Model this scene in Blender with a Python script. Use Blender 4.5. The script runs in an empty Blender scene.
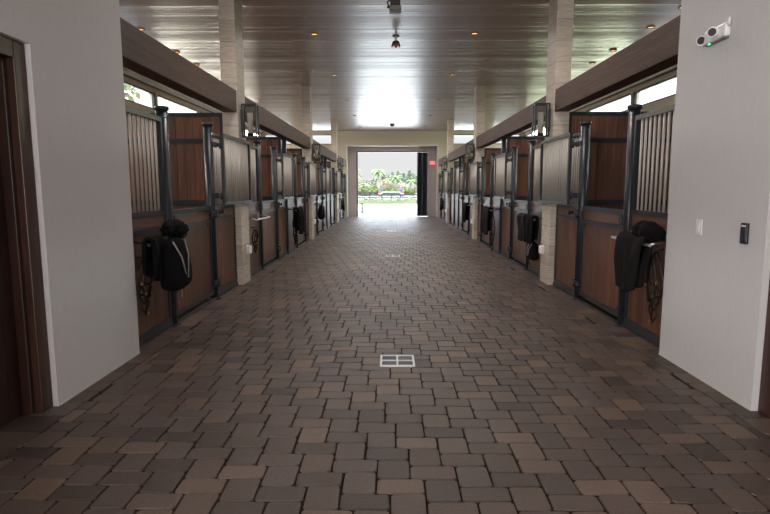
import bpy, bmesh, math, random
from mathutils import Vector, Matrix
random.seed(7)
C = bpy.context.scene.collection
SC = bpy.context.scene
R = math.radians

# ------------------------------------------------------------ camera
PITCH, YAW, ROLL, FPX = 0.125318, -0.010604, -0.001025, 544.594
fw = Vector((math.sin(YAW)*math.cos(PITCH), math.cos(YAW)*math.cos(PITCH), -math.sin(PITCH)))
rt = Vector((math.cos(YAW), -math.sin(YAW), 0)); up = rt.cross(fw)
r2 = rt*math.cos(ROLL)+up*math.sin(ROLL); u2 = -rt*math.sin(ROLL)+up*math.cos(ROLL)
cd = bpy.data.cameras.new('camera'); cam = bpy.data.objects.new('camera', cd); C.objects.link(cam)
m = Matrix.Identity(4)
for i in range(3):
    m[i][0], m[i][1], m[i][2] = r2[i], u2[i], -fw[i]
m.translation = (-0.06745, 0, 1.5)
cam.matrix_world = m
cd.sensor_width = 36; cd.lens = FPX*36/770; cd.clip_end = 500; cd.clip_start = 0.05
SC.camera = cam

# ------------------------------------------------------------ world, sun, exposure
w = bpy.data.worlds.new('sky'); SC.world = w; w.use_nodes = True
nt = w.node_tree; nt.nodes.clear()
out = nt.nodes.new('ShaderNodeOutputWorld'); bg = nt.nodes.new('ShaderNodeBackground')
tc = nt.nodes.new('ShaderNodeTexCoord'); sp = nt.nodes.new('ShaderNodeSeparateXYZ')
# pale haze low on the horizon, a much brighter sky higher up
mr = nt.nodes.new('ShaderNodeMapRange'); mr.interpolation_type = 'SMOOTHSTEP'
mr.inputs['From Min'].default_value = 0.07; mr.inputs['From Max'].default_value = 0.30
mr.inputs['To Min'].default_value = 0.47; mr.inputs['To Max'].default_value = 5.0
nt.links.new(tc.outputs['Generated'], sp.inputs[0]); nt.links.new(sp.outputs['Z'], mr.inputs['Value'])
mx = nt.nodes.new('ShaderNodeMapRange'); mx.data_type = 'FLOAT_VECTOR'; mx.interpolation_type = 'SMOOTHSTEP'
sk = mx.inputs
for nm_, v_ in (('From_Min_FLOAT3', (.07,)*3), ('From_Max_FLOAT3', (.30,)*3), ('To_Min_FLOAT3', (.98, .985, .99)), ('To_Max_FLOAT3', (.80, .90, 1.0))):
    [i for i in sk if i.identifier == nm_][0].default_value = v_
cb = nt.nodes.new('ShaderNodeCombineXYZ')
for i in range(3): nt.links.new(sp.outputs['Z'], cb.inputs[i])
nt.links.new(cb.outputs[0], [i for i in sk if i.identifier == 'Vector'][0]); nt.links.new([o for o in mx.outputs if o.identifier == 'Vector'][0], bg.inputs['Color'])
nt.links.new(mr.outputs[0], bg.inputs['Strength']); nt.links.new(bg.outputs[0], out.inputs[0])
sl = bpy.data.lights.new('sun', 'SUN'); sl.energy = 3.0; sl.angle = R(1.5); sl.color = (1, .96, .9)
so = bpy.data.objects.new('sun', sl); C.objects.link(so)
so.rotation_euler = Vector((0.25, 0.55, -0.85)).to_track_quat('-Z', 'Y').to_euler(); so.location = (0, -10, 20)
SC.view_settings.view_transform = 'Standard'; SC.view_settings.look = 'None'
SC.view_settings.exposure = 0.8; SC.view_settings.gamma = 1.0; SC.view_settings.use_curve_mapping = False
CAN_W = 70.0
def area(name, loc, direction, sx, sy, watts, col, spread=180):
    a = bpy.data.lights.new(name, 'AREA'); a.shape = 'RECTANGLE'; a.size = sx; a.size_y = sy; a.energy = watts; a.color = col; a.spread = R(spread)
    o = bpy.data.objects.new(name, a); C.objects.link(o); o.location = loc
    o.rotation_euler = Vector(direction).to_track_quat('-Z', 'Y').to_euler(); return o
area('added_side_fill', (-2.30, -1.7, 2.0), (1, .25, .3), 2.4, 2.1, 170, (1, .98, .97))  # unseen fill lamp in an invented opening, added to brighten the right wall
area('rear_doorway_fill', (0, -13.9, 1.75), (0, 1, 0), 3.7, 3.3, 310, (1, .98, .96))  # fill lamp added behind the camera to brighten surfaces facing it
for _s, _c, _w in ((-1, (1, .92, .76), 46), (1, (.88, 1, .66), 34)):
    for _y in (10.03, 13.81, 17.59, 21.37, 25.6):
        area('daylight_fill_clerestory', (_s*6.6, _y, 3.915), (-_s, 0, -.45 if _y > 16 else -1.3), 3.3, .36, _w*(1 if _y > 16 else .5 if _y > 12 else .25), _c, 180 if _y > 16 else 100)  # area lamps added inside the high windows to strengthen their daylight
area('daylight_fill_clerestory', (-6.6, 6.5, 3.915), (1, 0, -1.3), 3.0, .36, 34, (1, .93, .80), 100)  # extra fill lamp, left side only, added to brighten the near partition

# ------------------------------------------------------------ materials
def mat(name, col, rough=.5, metal=0, spec=.5, coat=0, emit=0, emcol=None, trans=0, ior=1.5, alpha=1):
    M = bpy.data.materials.new(name); M.use_nodes = True
    b = M.node_tree.nodes['Principled BSDF']
    b.inputs['Base Color'].default_value = (*col, 1); b.inputs['Roughness'].default_value = rough
    b.inputs['Metallic'].default_value = metal; b.inputs['Specular IOR Level'].default_value = spec
    b.inputs['Coat Weight'].default_value = coat; b.inputs['IOR'].default_value = ior
    b.inputs['Transmission Weight'].default_value = trans
    if emit:
        b.inputs['Emission Color'].default_value = (*(emcol or col), 1); b.inputs['Emission Strength'].default_value = emit
    return M
def N(M, t): return M.node_tree.nodes.new(t)
def Lk(M, a, b): M.node_tree.links.new(a, b)
def bsdf(M): return M.node_tree.nodes['Principled BSDF']
def coords(M, scale, island=False, kind='Object'):
    t = N(M, 'ShaderNodeTexCoord'); mp = N(M, 'ShaderNodeMapping'); mp.inputs['Scale'].default_value = scale
    Lk(M, t.outputs[kind], mp.inputs[0])
    if island:
        g = N(M, 'ShaderNodeNewGeometry'); mm = N(M, 'ShaderNodeMath'); mm.operation = 'MULTIPLY'; mm.inputs[1].default_value = 37
        Lk(M, g.outputs['Random Per Island'], mm.inputs[0]); Lk(M, mm.outputs[0], mp.inputs['Location'])
    return mp
def ramp(M, fac, stops):
    r = N(M, 'ShaderNodeValToRGB'); e = r.color_ramp.elements
    e[0].position, e[0].color = stops[0][0], (*stops[0][1], 1); e[1].position, e[1].color = stops[-1][0], (*stops[-1][1], 1)
    for p, c in stops[1:-1]:
        k = e.new(p); k.color = (*c, 1)
    Lk(M, fac, r.inputs[0]); return r.outputs[0]
def noise(M, vec, scale=5, detail=4, rough=.6):
    n = N(M, 'ShaderNodeTexNoise'); n.inputs['Scale'].default_value = scale; n.inputs['Detail'].default_value = detail
    n.inputs['Roughness'].default_value = rough; Lk(M, vec.outputs[0], n.inputs['Vector']); return n
def bump(M, h, strength=.2, dist=.01):
    b = N(M, 'ShaderNodeBump'); b.inputs['Strength'].default_value = strength; b.inputs['Distance'].default_value = dist
    Lk(M, h, b.inputs['Height']); Lk(M, b.outputs[0], bsdf(M).inputs['Normal'])
def mixc(M, a, b, fac, mode='MIX'):
    x = N(M, 'ShaderNodeMix'); x.data_type = 'RGBA'; x.blend_type = mode
    for v, i in ((fac, 0), (a, 6), (b, 7)):
        if hasattr(v, 'is_linked') or hasattr(v, 'links'): Lk(M, v, x.inputs[i])
        else: x.inputs[i].default_value = v if i == 0 else (*v, 1)
    return x.outputs[2]
def wood(name, dark, mid, light, axis='Z', rough=.42):
    M = mat(name, mid, rough)
    sc = {'Z': (9, 9, .7), 'Y': (9, .5, 9), 'X': (.5, 9, 9)}[axis]
    mp = coords(M, sc, True); n = noise(M, mp, 3, 6, .65)
    c = ramp(M, n.outputs[0], [(.25, dark), (.5, mid), (.78, light)])
    g = N(M, 'ShaderNodeNewGeometry')
    c2 = ramp(M, g.outputs['Random Per Island'], [(0, (.6, .57, .55)), (1, (1.25, 1.2, 1.15))])
    Lk(M, mixc(M, c, c2, 1.0, 'MULTIPLY'), bsdf(M).inputs['Base Color'])
    bump(M, n.outputs[0], .12, .004); return M
MT = {}
MT['metal'] = mat('black_powdercoat', (.018, .022, .028), .36, 0, .5)
MT['steel'] = mat('pale_grille_bar', (.55, .51, .47), .45, .2)
MT['silver'] = mat('silver_metal', (.6, .6, .6), .3, 1)
MT['dull_metal'] = mat('dull_metal', (.16, .16, .17), .4, 1)
MT['brass'] = mat('brass', (.45, .25, .08), .35, 1)
MT['board'] = wood('stall_board', (.050, .018, .009), (.115, .043, .022), (.19, .078, .042))
MT['board_far'] = wood('partition_board', (.07, .030, .018), (.15, .064, .038), (.23, .105, .068))
MT['band'] = wood('band_board', (.05, .022, .013), (.11, .05, .03), (.17, .085, .052), 'Y', .35)
MT['beam'] = wood('beam_wood', (.034, .018, .014), (.062, .034, .027), (.095, .058, .047), 'Y', .6)
bsdf(MT['beam']).inputs['Specular IOR Level'].default_value = .3
MT['door'] = wood('door_wood', (.016, .005, .003), (.028, .009, .005), (.042, .015, .009), 'Z', .4)
MT['frame_wood'] = wood('door_frame_wood', (.022, .008, .005), (.042, .016, .010), (.065, .027, .018), 'Z', .4)
MT['black_cloth'] = mat('black_cloth', (.0045, .004, .0045), .9, 0, .12)
MT['dark_cloth'] = mat('charcoal_cloth', (.013, .011, .0115), .9, 0, .12)
MT['leather'] = mat('dark_leather', (.012, .007, .005), .5, 0, .3)
MT['trim'] = mat('grey_trim', (.28, .26, .24), .6)
MT['tan_leather'] = mat('tan_leather', (.20, .10, .05), .5)
MT['white'] = mat('white_plastic', (.80, .79, .78), .4)
MT['cream'] = mat('cream_paint', (.62, .58, .50), .6)
MT['glass'] = mat('clear_glass', (.95, .97, .97), .02, 0, .5, 0, 0, None, 1, 1.05)
MT['candle'] = mat('frosted_tube', (.60, .54, .49), .55)
MT['black_plastic'] = mat('black_plastic', (.012, .012, .014), .3)
MT['key_blue'] = mat('keypad_face', (.05, .07, .11), .25)
MT['red'] = mat('red_plastic', (.45, .07, .05), .4)
MT['brown_plastic'] = mat('brown_housing', (.045, .026, .022), .5)
MT['olive'] = mat('olive_grey_housing', (.20, .20, .165), .5)
MT['teal'] = mat('teal_cord', (.03, .19, .25), .7)
MT['led'] = mat('green_led', (.05, .8, .35), .4, emit=1.2)
MT['exit'] = mat('lit_red_sign', (.85, .12, .13), .5, emit=.75, emcol=(1, .20, .20))
MT['exit_letter'] = mat('deep_red_letter', (.6, .02, .03), .5, emit=.35, emcol=(.8, .05, .06))
MT['lamp'] = mat('warm_lamp_lens', (1, .6, .25), .4, emit=1.1, emcol=(1, .42, .12))
MT['orange'] = mat('orange_paint', (.30, .07, .01), .5)
MT['blue'] = mat('blue_paint', (.02, .045, .28), .5)
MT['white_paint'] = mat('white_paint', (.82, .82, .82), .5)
MT['pole_white'] = mat('jump_white', (.30, .30, .30), .5)
MT['lens'] = mat('lamp_reflector', (.16, .15, .17), .15, .6)
MT['fold'] = mat('folding_door_slate', (.05, .058, .07), .3)

def stucco(name, col, s=.05):
    M = mat(name, col, .75, 0, .3)
    mp = coords(M, (26, 26, 2.0)); n = noise(M, mp, 4, 5, .7)
    mp2 = coords(M, (1, 1, 1)); n2 = noise(M, mp2, 60, 3, .6)
    c = tuple(x*(1-s) for x in col); d = tuple(min(1, x*(1+s)) for x in col)
    Lk(M, ramp(M, n.outputs[0], [(.3, c), (.7, d)]), bsdf(M).inputs['Base Color'])
    bump(M, n2.outputs[0], .15, .004); return M
MT['stucco'] = stucco('white_stucco', (.60, .58, .575))
MT['tan_wall'] = stucco('tan_plaster', (.56, .50, .42), .03)
MT['grey_wall'] = stucco('mauve_grey_plaster', (.48, .43, .41), .03)

def travertine():
    M = mat('travertine', (.5, .43, .36), .55)
    mp = coords(M, (3, 3, 22)); n = noise(M, mp, 2, 6, .65)
    c = ramp(M, n.outputs[0], [(.28, (.38, .32, .26)), (.5, (.51, .44, .365)), (.75, (.62, .545, .46))])
    t = N(M, 'ShaderNodeTexCoord'); s = N(M, 'ShaderNodeSeparateXYZ'); Lk(M, t.outputs['Object'], s.inputs[0])
    f = N(M, 'ShaderNodeMath'); f.operation = 'MODULO'; f.inputs[1].default_value = .305; Lk(M, s.outputs['Z'], f.inputs[0])
    l = N(M, 'ShaderNodeMath'); l.operation = 'LESS_THAN'; l.inputs[1].default_value = .007; Lk(M, f.outputs[0], l.inputs[0])
    d = N(M, 'ShaderNodeMath'); d.operation = 'DIVIDE'; d.inputs[1].default_value = .305; Lk(M, s.outputs['Z'], d.inputs[0])
    fl = N(M, 'ShaderNodeMath'); fl.operation = 'FLOOR'; Lk(M, d.outputs[0], fl.inputs[0])
    wn = N(M, 'ShaderNodeTexWhiteNoise'); wn.noise_dimensions = '1D'; Lk(M, fl.outputs[0], wn.inputs['W'])
    c = mixc(M, c, ramp(M, wn.outputs[0], [(0, (.82, .80, .78)), (1, (1.1, 1.1, 1.1))]), 1.0, 'MULTIPLY')
    Lk(M, mixc(M, c, (.2, .17, .14), l.outputs[0]), bsdf(M).inputs['Base Color']); bump(M, n.outputs[0], .1, .004); return M
MT['stone'] = travertine()

def ceiling_mat():
    M = mat('ceiling_planks', (.1, .06, .045), .34, 0, .5)
    t = N(M, 'ShaderNodeTexCoord'); s = N(M, 'ShaderNodeSeparateXYZ'); Lk(M, t.outputs['Object'], s.inputs[0])
    d = N(M, 'ShaderNodeMath'); d.operation = 'DIVIDE'; d.inputs[1].default_value = .115; Lk(M, s.outputs['Y'], d.inputs[0])
    fl = N(M, 'ShaderNodeMath'); fl.operation = 'FLOOR'; Lk(M, d.outputs[0], fl.inputs[0])
    fr = N(M, 'ShaderNodeMath'); fr.operation = 'FRACT'; Lk(M, d.outputs[0], fr.inputs[0])
    wn = N(M, 'ShaderNodeTexWhiteNoise'); wn.noise_dimensions = '1D'; Lk(M, fl.outputs[0], wn.inputs['W'])
    mp = coords(M, (.6, 14, 1)); n = noise(M, mp, 3, 5, .6)
    c = ramp(M, n.outputs[0], [(.3, (.13, .05, .03)), (.5, (.19, .08, .05)), (.75, (.27, .13, .085))])
    c = mixc(M, c, ramp(M, wn.outputs[0], [(0, (.65, .63, .6)), (1, (1.25, 1.25, 1.25))]), 1.0, 'MULTIPLY')
    l = N(M, 'ShaderNodeMath'); l.operation = 'LESS_THAN'; l.inputs[1].default_value = .07; Lk(M, fr.outputs[0], l.inputs[0])
    Lk(M, mixc(M, c, (.02, .012, .009), l.outputs[0]), bsdf(M).inputs['Base Color'])
    rr = N(M, 'ShaderNodeMapRange'); rr.inputs['To Min'].default_value = .27; rr.inputs['To Max'].default_value = .40
    Lk(M, wn.outputs[0], rr.inputs['Value']); Lk(M, rr.outputs[0], bsdf(M).inputs['Roughness'])
    b = bsdf(M); b.inputs['Specular IOR Level'].default_value = .5; b.inputs['IOR'].default_value = 1.5; b.inputs['Coat Weight'].default_value = 1; b.inputs['Coat IOR'].default_value = 3.4; b.inputs['Coat Roughness'].default_value = .36
    # each plank is very slightly cupped and sits at its own slight tilt
    def mth(op, a, b_):
        k = N(M, 'ShaderNodeMath'); k.operation = op
        for v, i in ((a, 0), (b_, 1)):
            if isinstance(v, (int, float)): k.inputs[i].default_value = v
            else: Lk(M, v, k.inputs[i])
        return k.outputs[0]
    cen = mth('SUBTRACT', fr.outputs[0], .5)
    cup = mth('POWER', cen, 2)
    tilt = mth('MULTIPLY', cen, mth('SUBTRACT', wn.outputs[0], .5))
    bump(M, mth('ADD', mth('MULTIPLY', cup, .6), mth('MULTIPLY', tilt, .95)), 1.0, .026); return M
MT['ceiling'] = ceiling_mat()

def paver_mat():
    M = mat('paver', (.12, .09, .08), .5)
    g = N(M, 'ShaderNodeNewGeometry')
    c = ramp(M, g.outputs['Random Per Island'], [(0, (0.047, 0.031, 0.025)), (.15, (0.073, 0.050, 0.040)), (.45, (0.106, 0.071, 0.057)), (.62, (0.092, 0.068, 0.061)), (.82, (0.132, 0.089, 0.068)), (.95, (0.162, 0.110, 0.082)), (1, (0.054, 0.039, 0.036))])
    mp = coords(M, (1, 1, 1)); n = noise(M, mp, 55, 5, .7); n2 = noise(M, mp, .9, 4, .6)
    c = mixc(M, c, ramp(M, n.outputs[0], [(.3, (.72, .72, .72)), (.7, (1.22, 1.2, 1.18))]), 1.0, 'MULTIPLY')
    c = mixc(M, c, ramp(M, n2.outputs[0], [(.3, (.8, .8, .8)), (.7, (1.15, 1.13, 1.1))]), 1.0, 'MULTIPLY')
    Lk(M, c, bsdf(M).inputs['Base Color'])
    rr = N(M, 'ShaderNodeMapRange'); rr.inputs['To Min'].default_value = .36; rr.inputs['To Max'].default_value = .56
    Lk(M, n.outputs[0], rr.inputs['Value']); Lk(M, rr.outputs[0], bsdf(M).inputs['Roughness'])
    bump(M, n.outputs[0], .5, .006); return M
MT['paver'] = paver_mat()
MT['joint'] = mat('joint_sand', (.028, .018, .013), .95, 0, .1)

def ground(name, a, b, sc=1.5, rough=.9):
    M = mat(name, a, rough, 0, .2); mp = coords(M, (1, 1, 1)); n = noise(M, mp, sc, 6, .7)
    Lk(M, ramp(M, n.outputs[0], [(.3, a), (.7, b)]), bsdf(M).inputs['Base Color']); return M
MT['concrete'] = ground('pale_concrete', (.72, .715, .70), (.78, .775, .76))
MT['sand'] = ground('arena_sand', (.26, .255, .25), (.30, .295, .285), .4)
MT['lawn'] = ground('lawn', (.05, .10, .018), (.09, .15, .03), 3)
MT['gravel'] = ground('tan_gravel', (.22, .17, .11), (.28, .225, .15), 6)
MT['bedding'] = ground('stall_bedding', (.10, .075, .055), (.17, .13, .09), 14)
def leafmat(name, a, b):
    M = mat(name, a, .6, 0, .3); g = N(M, 'ShaderNodeNewGeometry')
    Lk(M, ramp(M, g.outputs['Random Per Island'], [(0, a), (1, b)]), bsdf(M).inputs['Base Color']); return M
MT['palm'] = leafmat('palm_leaf', (0.065, 0.111, 0.039), (0.170, 0.222, 0.097))
MT['bush_green'] = leafmat('bush_green', (0.058, 0.088, 0.022), (0.131, 0.153, 0.058))
MT['bush_tan'] = leafmat('bush_tan', (0.117, 0.110, 0.055), (0.204, 0.171, 0.121))
MT['bush_pink'] = leafmat('bush_pink', (0.153, 0.131, 0.103), (0.226, 0.190, 0.168))
MT['pine'] = leafmat('pine_needles', (0.059, 0.097, 0.059), (0.144, 0.189, 0.117))
MT['back_green'] = leafmat('back_green', (0.065, 0.091, 0.048), (0.131, 0.152, 0.096))
MT['hedge'] = leafmat('hedge_leaf', (0.062, 0.103, 0.037), (0.161, 0.176, 0.103))
MT['trunk'] = mat('pale_trunk', (.26, .25, .24), .8)
MT['dark_trunk'] = mat('brown_trunk', (.16, .12, .09), .85)

# ------------------------------------------------------------ mesh helpers
class MB:
    def __init__(s): s.b = bmesh.new()
    def box(s, x0, y0, z0, x1, y1, z1, bev=0, mi=0, rot=None, piv=None):
        x0, x1 = min(x0, x1), max(x0, x1); y0, y1 = min(y0, y1), max(y0, y1); z0, z1 = min(z0, z1), max(z0, z1)
        vs = [s.b.verts.new((x, y, z)) for z in (z0, z1) for y in (y0, y1) for x in (x0, x1)]
        fs = [s.b.faces.new([vs[i] for i in f]) for f in ((0, 2, 3, 1), (4, 5, 7, 6), (0, 1, 5, 4), (2, 6, 7, 3), (0, 4, 6, 2), (1, 3, 7, 5))]
        for f in fs: f.material_index = mi
        if rot is not None:
            p = Vector(piv or (0, 0, 0))
            for v in vs: v.co = p+rot @ (v.co-p)
        if bev:
            es = list({e for f in fs for e in f.edges})
            bmesh.ops.bevel(s.b, geom=es, offset=bev, segments=2, affect='EDGES', profile=.5)
        return s
    def ring(s, c, r, n, a, b): return [s.b.verts.new(c+a*(r*math.cos(2*math.pi*k/n))+b*(r*math.sin(2*math.pi*k/n))) for k in range(n)]
    def tube(s, pts, r, n=8, caps=True, mi=0, flat=None):
        pts = [Vector(p) for p in pts]; rs = r if isinstance(r, (list, tuple)) else [r]*len(pts)
        prev = None; rings = []; a = None
        for i, p in enumerate(pts):
            d = (pts[min(i+1, len(pts)-1)]-pts[max(i-1, 0)])
            d = d.normalized() if d.length > 1e-9 else Vector((0, 0, 1))
            if a is None:
                a = d.orthogonal().normalized() if flat is None else (Vector(flat)-d*d.dot(Vector(flat))).normalized()
            else:
                a = (a-d*d.dot(a)); a = a.normalized() if a.length > 1e-6 else d.orthogonal().normalized()
            b = d.cross(a)
            if flat is not None: b = b*.25
            rings.append(s.ring(p, rs[i], n, a, b))
        for q, t in zip(rings, rings[1:]):
            for k in range(n):
                f = s.b.faces.new((q[k], q[(k+1) % n], t[(k+1) % n], t[k])); f.material_index = mi; f.smooth = True
        if caps:
            for q in (rings[0][::-1], rings[-1]):
                f = s.b.faces.new(q); f.material_index = mi
        return s
    def cyl(s, p0, p1, r, n=16, mi=0): return s.tube([p0, p1], r, n, True, mi)
    def ringt(s, c, R0, r, axis=(1, 0, 0), n=16, m=6, sx=1.0, sz=1.0):
        ax = Vector(axis).normalized(); a = ax.orthogonal().normalized(); b = ax.cross(a); c = Vector(c)
        rows = []
        for k in range(n):
            t = 2*math.pi*k/n; d = a*math.cos(t)*sx+b*math.sin(t)*sz
            rows.append([s.b.verts.new(c+d*R0+(d*math.cos(2*math.pi*j/m)+ax*math.sin(2*math.pi*j/m))*r) for j in range(m)])
        for k in range(n):
            for j in range(m):
                f = s.b.faces.new((rows[k][j], rows[(k+1) % n][j], rows[(k+1) % n][(j+1) % m], rows[k][(j+1) % m])); f.smooth = True
        return s
    def ico(s, c, r, sub=2, jit=0, sc=(1, 1, 1)):
        g = bmesh.ops.create_icosphere(s.b, subdivisions=sub, radius=r)
        for v in g['verts']:
            k = 1+random.uniform(-jit, jit); v.co = Vector((v.co.x*sc[0]*k, v.co.y*sc[1]*k, v.co.z*sc[2]*k))+Vector(c)
            for f in v.link_faces: f.smooth = True
        return s
    def grid(s, fn, nu, nv, mi=0, closed=False):
        V = [[s.b.verts.new(fn(i/nu, j/nv)) for j in range(nv+1)] for i in range(nu+1)]
        for i in range(nu):
            for j in range(nv):
                f = s.b.faces.new((V[i][j], V[i+1][j], V[i+1][j+1], V[i][j+1])); f.material_index = mi; f.smooth = True
        return s
    def build(s, name, mats, parent=None, loc=None, smooth=None):
        bmesh.ops.recalc_face_normals(s.b, faces=s.b.faces)
        me = bpy.data.meshes.new(name); s.b.to_mesh(me); s.b.free()
        for M in (mats if isinstance(mats, (list, tuple)) else [mats]): me.materials.append(M)
        o = bpy.data.objects.new(name, me); C.objects.link(o)
        if loc: o.location = loc
        if parent: o.parent = parent
        return o
def tag(o, label, cat, group=None):
    o['label'] = label; o['category'] = cat
    if group: o['group'] = group
    return o
def thing(name, loc, label, cat, group=None, rz=0):
    o = bpy.data.objects.new(name, None); o.empty_display_size = .2; C.objects.link(o); o.location = loc; o.rotation_euler = (0, 0, rz)
    return tag(o, label, cat, group)
def struct(o): o['kind'] = 'structure'; return o
def copy_tree(o, parent=None):
    c = o.copy(); C.objects.link(c)
    if parent: c.parent = parent
    for ch in o.children: copy_tree(ch, c)
    return c

# ------------------------------------------------------------ shell
W, CE, END, NEAR, OUT = 2.373, 4.388, 28.15, -14.0, 6.65
PIL = [(8.39, 8.83), (15.95, 16.39), (23.6, 24.04)]
# floor: joint bed plus every paver as a slightly rounded block, soldier rows along the walls
fb = MB()
fb.box(-OUT-.2, NEAR-.2, -.12, OUT+.2, 29.4, -.008, mi=1)
def paver(x0, y0, x1, y1):
    g = .0035; x0 += g; y0 += g; x1 -= g; y1 -= g
    if x1-x0 < .03 or y1-y0 < .03: return
    zt = random.uniform(-.001, .001); tx, ty = random.uniform(-.0015, .0015), random.uniform(-.0015, .0015)
    c = min(.013, (x1-x0)*.15, (y1-y0)*.15)
    def oct_(x0, y0, x1, y1, c): return [(x0+c, y0), (x1-c, y0), (x1, y0+c), (x1, y1-c), (x1-c, y1), (x0+c, y1), (x0, y1-c), (x0, y0+c)]
    j = [(random.uniform(-.003, .003), random.uniform(-.003, .003)) for _ in range(8)]
    mx, my = (x0+x1)/2, (y0+y1)/2
    tp = [fb.b.verts.new((x+a, y+b, zt+tx*(x-mx)/.1+ty*(y-my)/.1)) for (x, y), (a, b) in zip(oct_(x0+.003, y0+.003, x1-.003, y1-.003, c), j)]
    bt = [fb.b.verts.new((x+a, y+b, -.010)) for (x, y), (a, b) in zip(oct_(x0, y0, x1, y1, c), j)]
    fb.b.faces.new(tp)
    for k in range(8): fb.b.faces.new((bt[k], bt[(k+1) % 8], tp[(k+1) % 8], tp[k]))
wA, hA, wB, hB = .175, .205, .245, .137
XB = 2.235
def in_drain(x0, y0, x1, y1): return False
def clip(x0, y0, w_, h_):
    x1, y1 = x0+w_, y0+h_
    x0, x1 = max(x0, -XB), min(x1, XB); y0, y1 = max(y0, .6), min(y1, 29.3)
    if x1 > x0 and y1 > y0: paver(x0, y0, x1, y1)
for a in range(-140, 200):
    for b in range(-30, 200):
        x, y = a*wA-b*wB, a*hB+b*hA
        if -3 < x < 3 and 0.2 < y < 29.6:
            clip(x, y, wA, hA); clip(x+wA, y, wB, hB)
y = .6
while y < 29.2:
    d = random.choice((.205, .24, .175))
    if y < 27.9:
        paver(-2.52, y, -XB, y+d); paver(XB, y, 2.52, y+d)
    else: paver(-2.3, y, -XB, y+d); paver(XB, y, 2.3, y+d)
    if y < 3.6:
        for k in (1, 2): paver(-2.52-.26*k, y, -2.26-.26*k, y+d); paver(2.26+.26*k, y, 2.52+.26*k, y+d)
    y += d
struct(fb.build('floor', [MT['paver'], MT['joint']]))
struct(MB().box(-OUT-.2, NEAR-.2, CE, OUT+.2, END+1.6, CE+.12).build('ceiling', MT['ceiling']))
struct(MB().box(2.6, 4.9, -.01, OUT, END, .03).build('floor_stalls_right', MT['bedding']))
struct(MB().box(-OUT, 4.9, -.01, -2.6, END, .03).build('floor_stalls_left', MT['bedding']))

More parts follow.
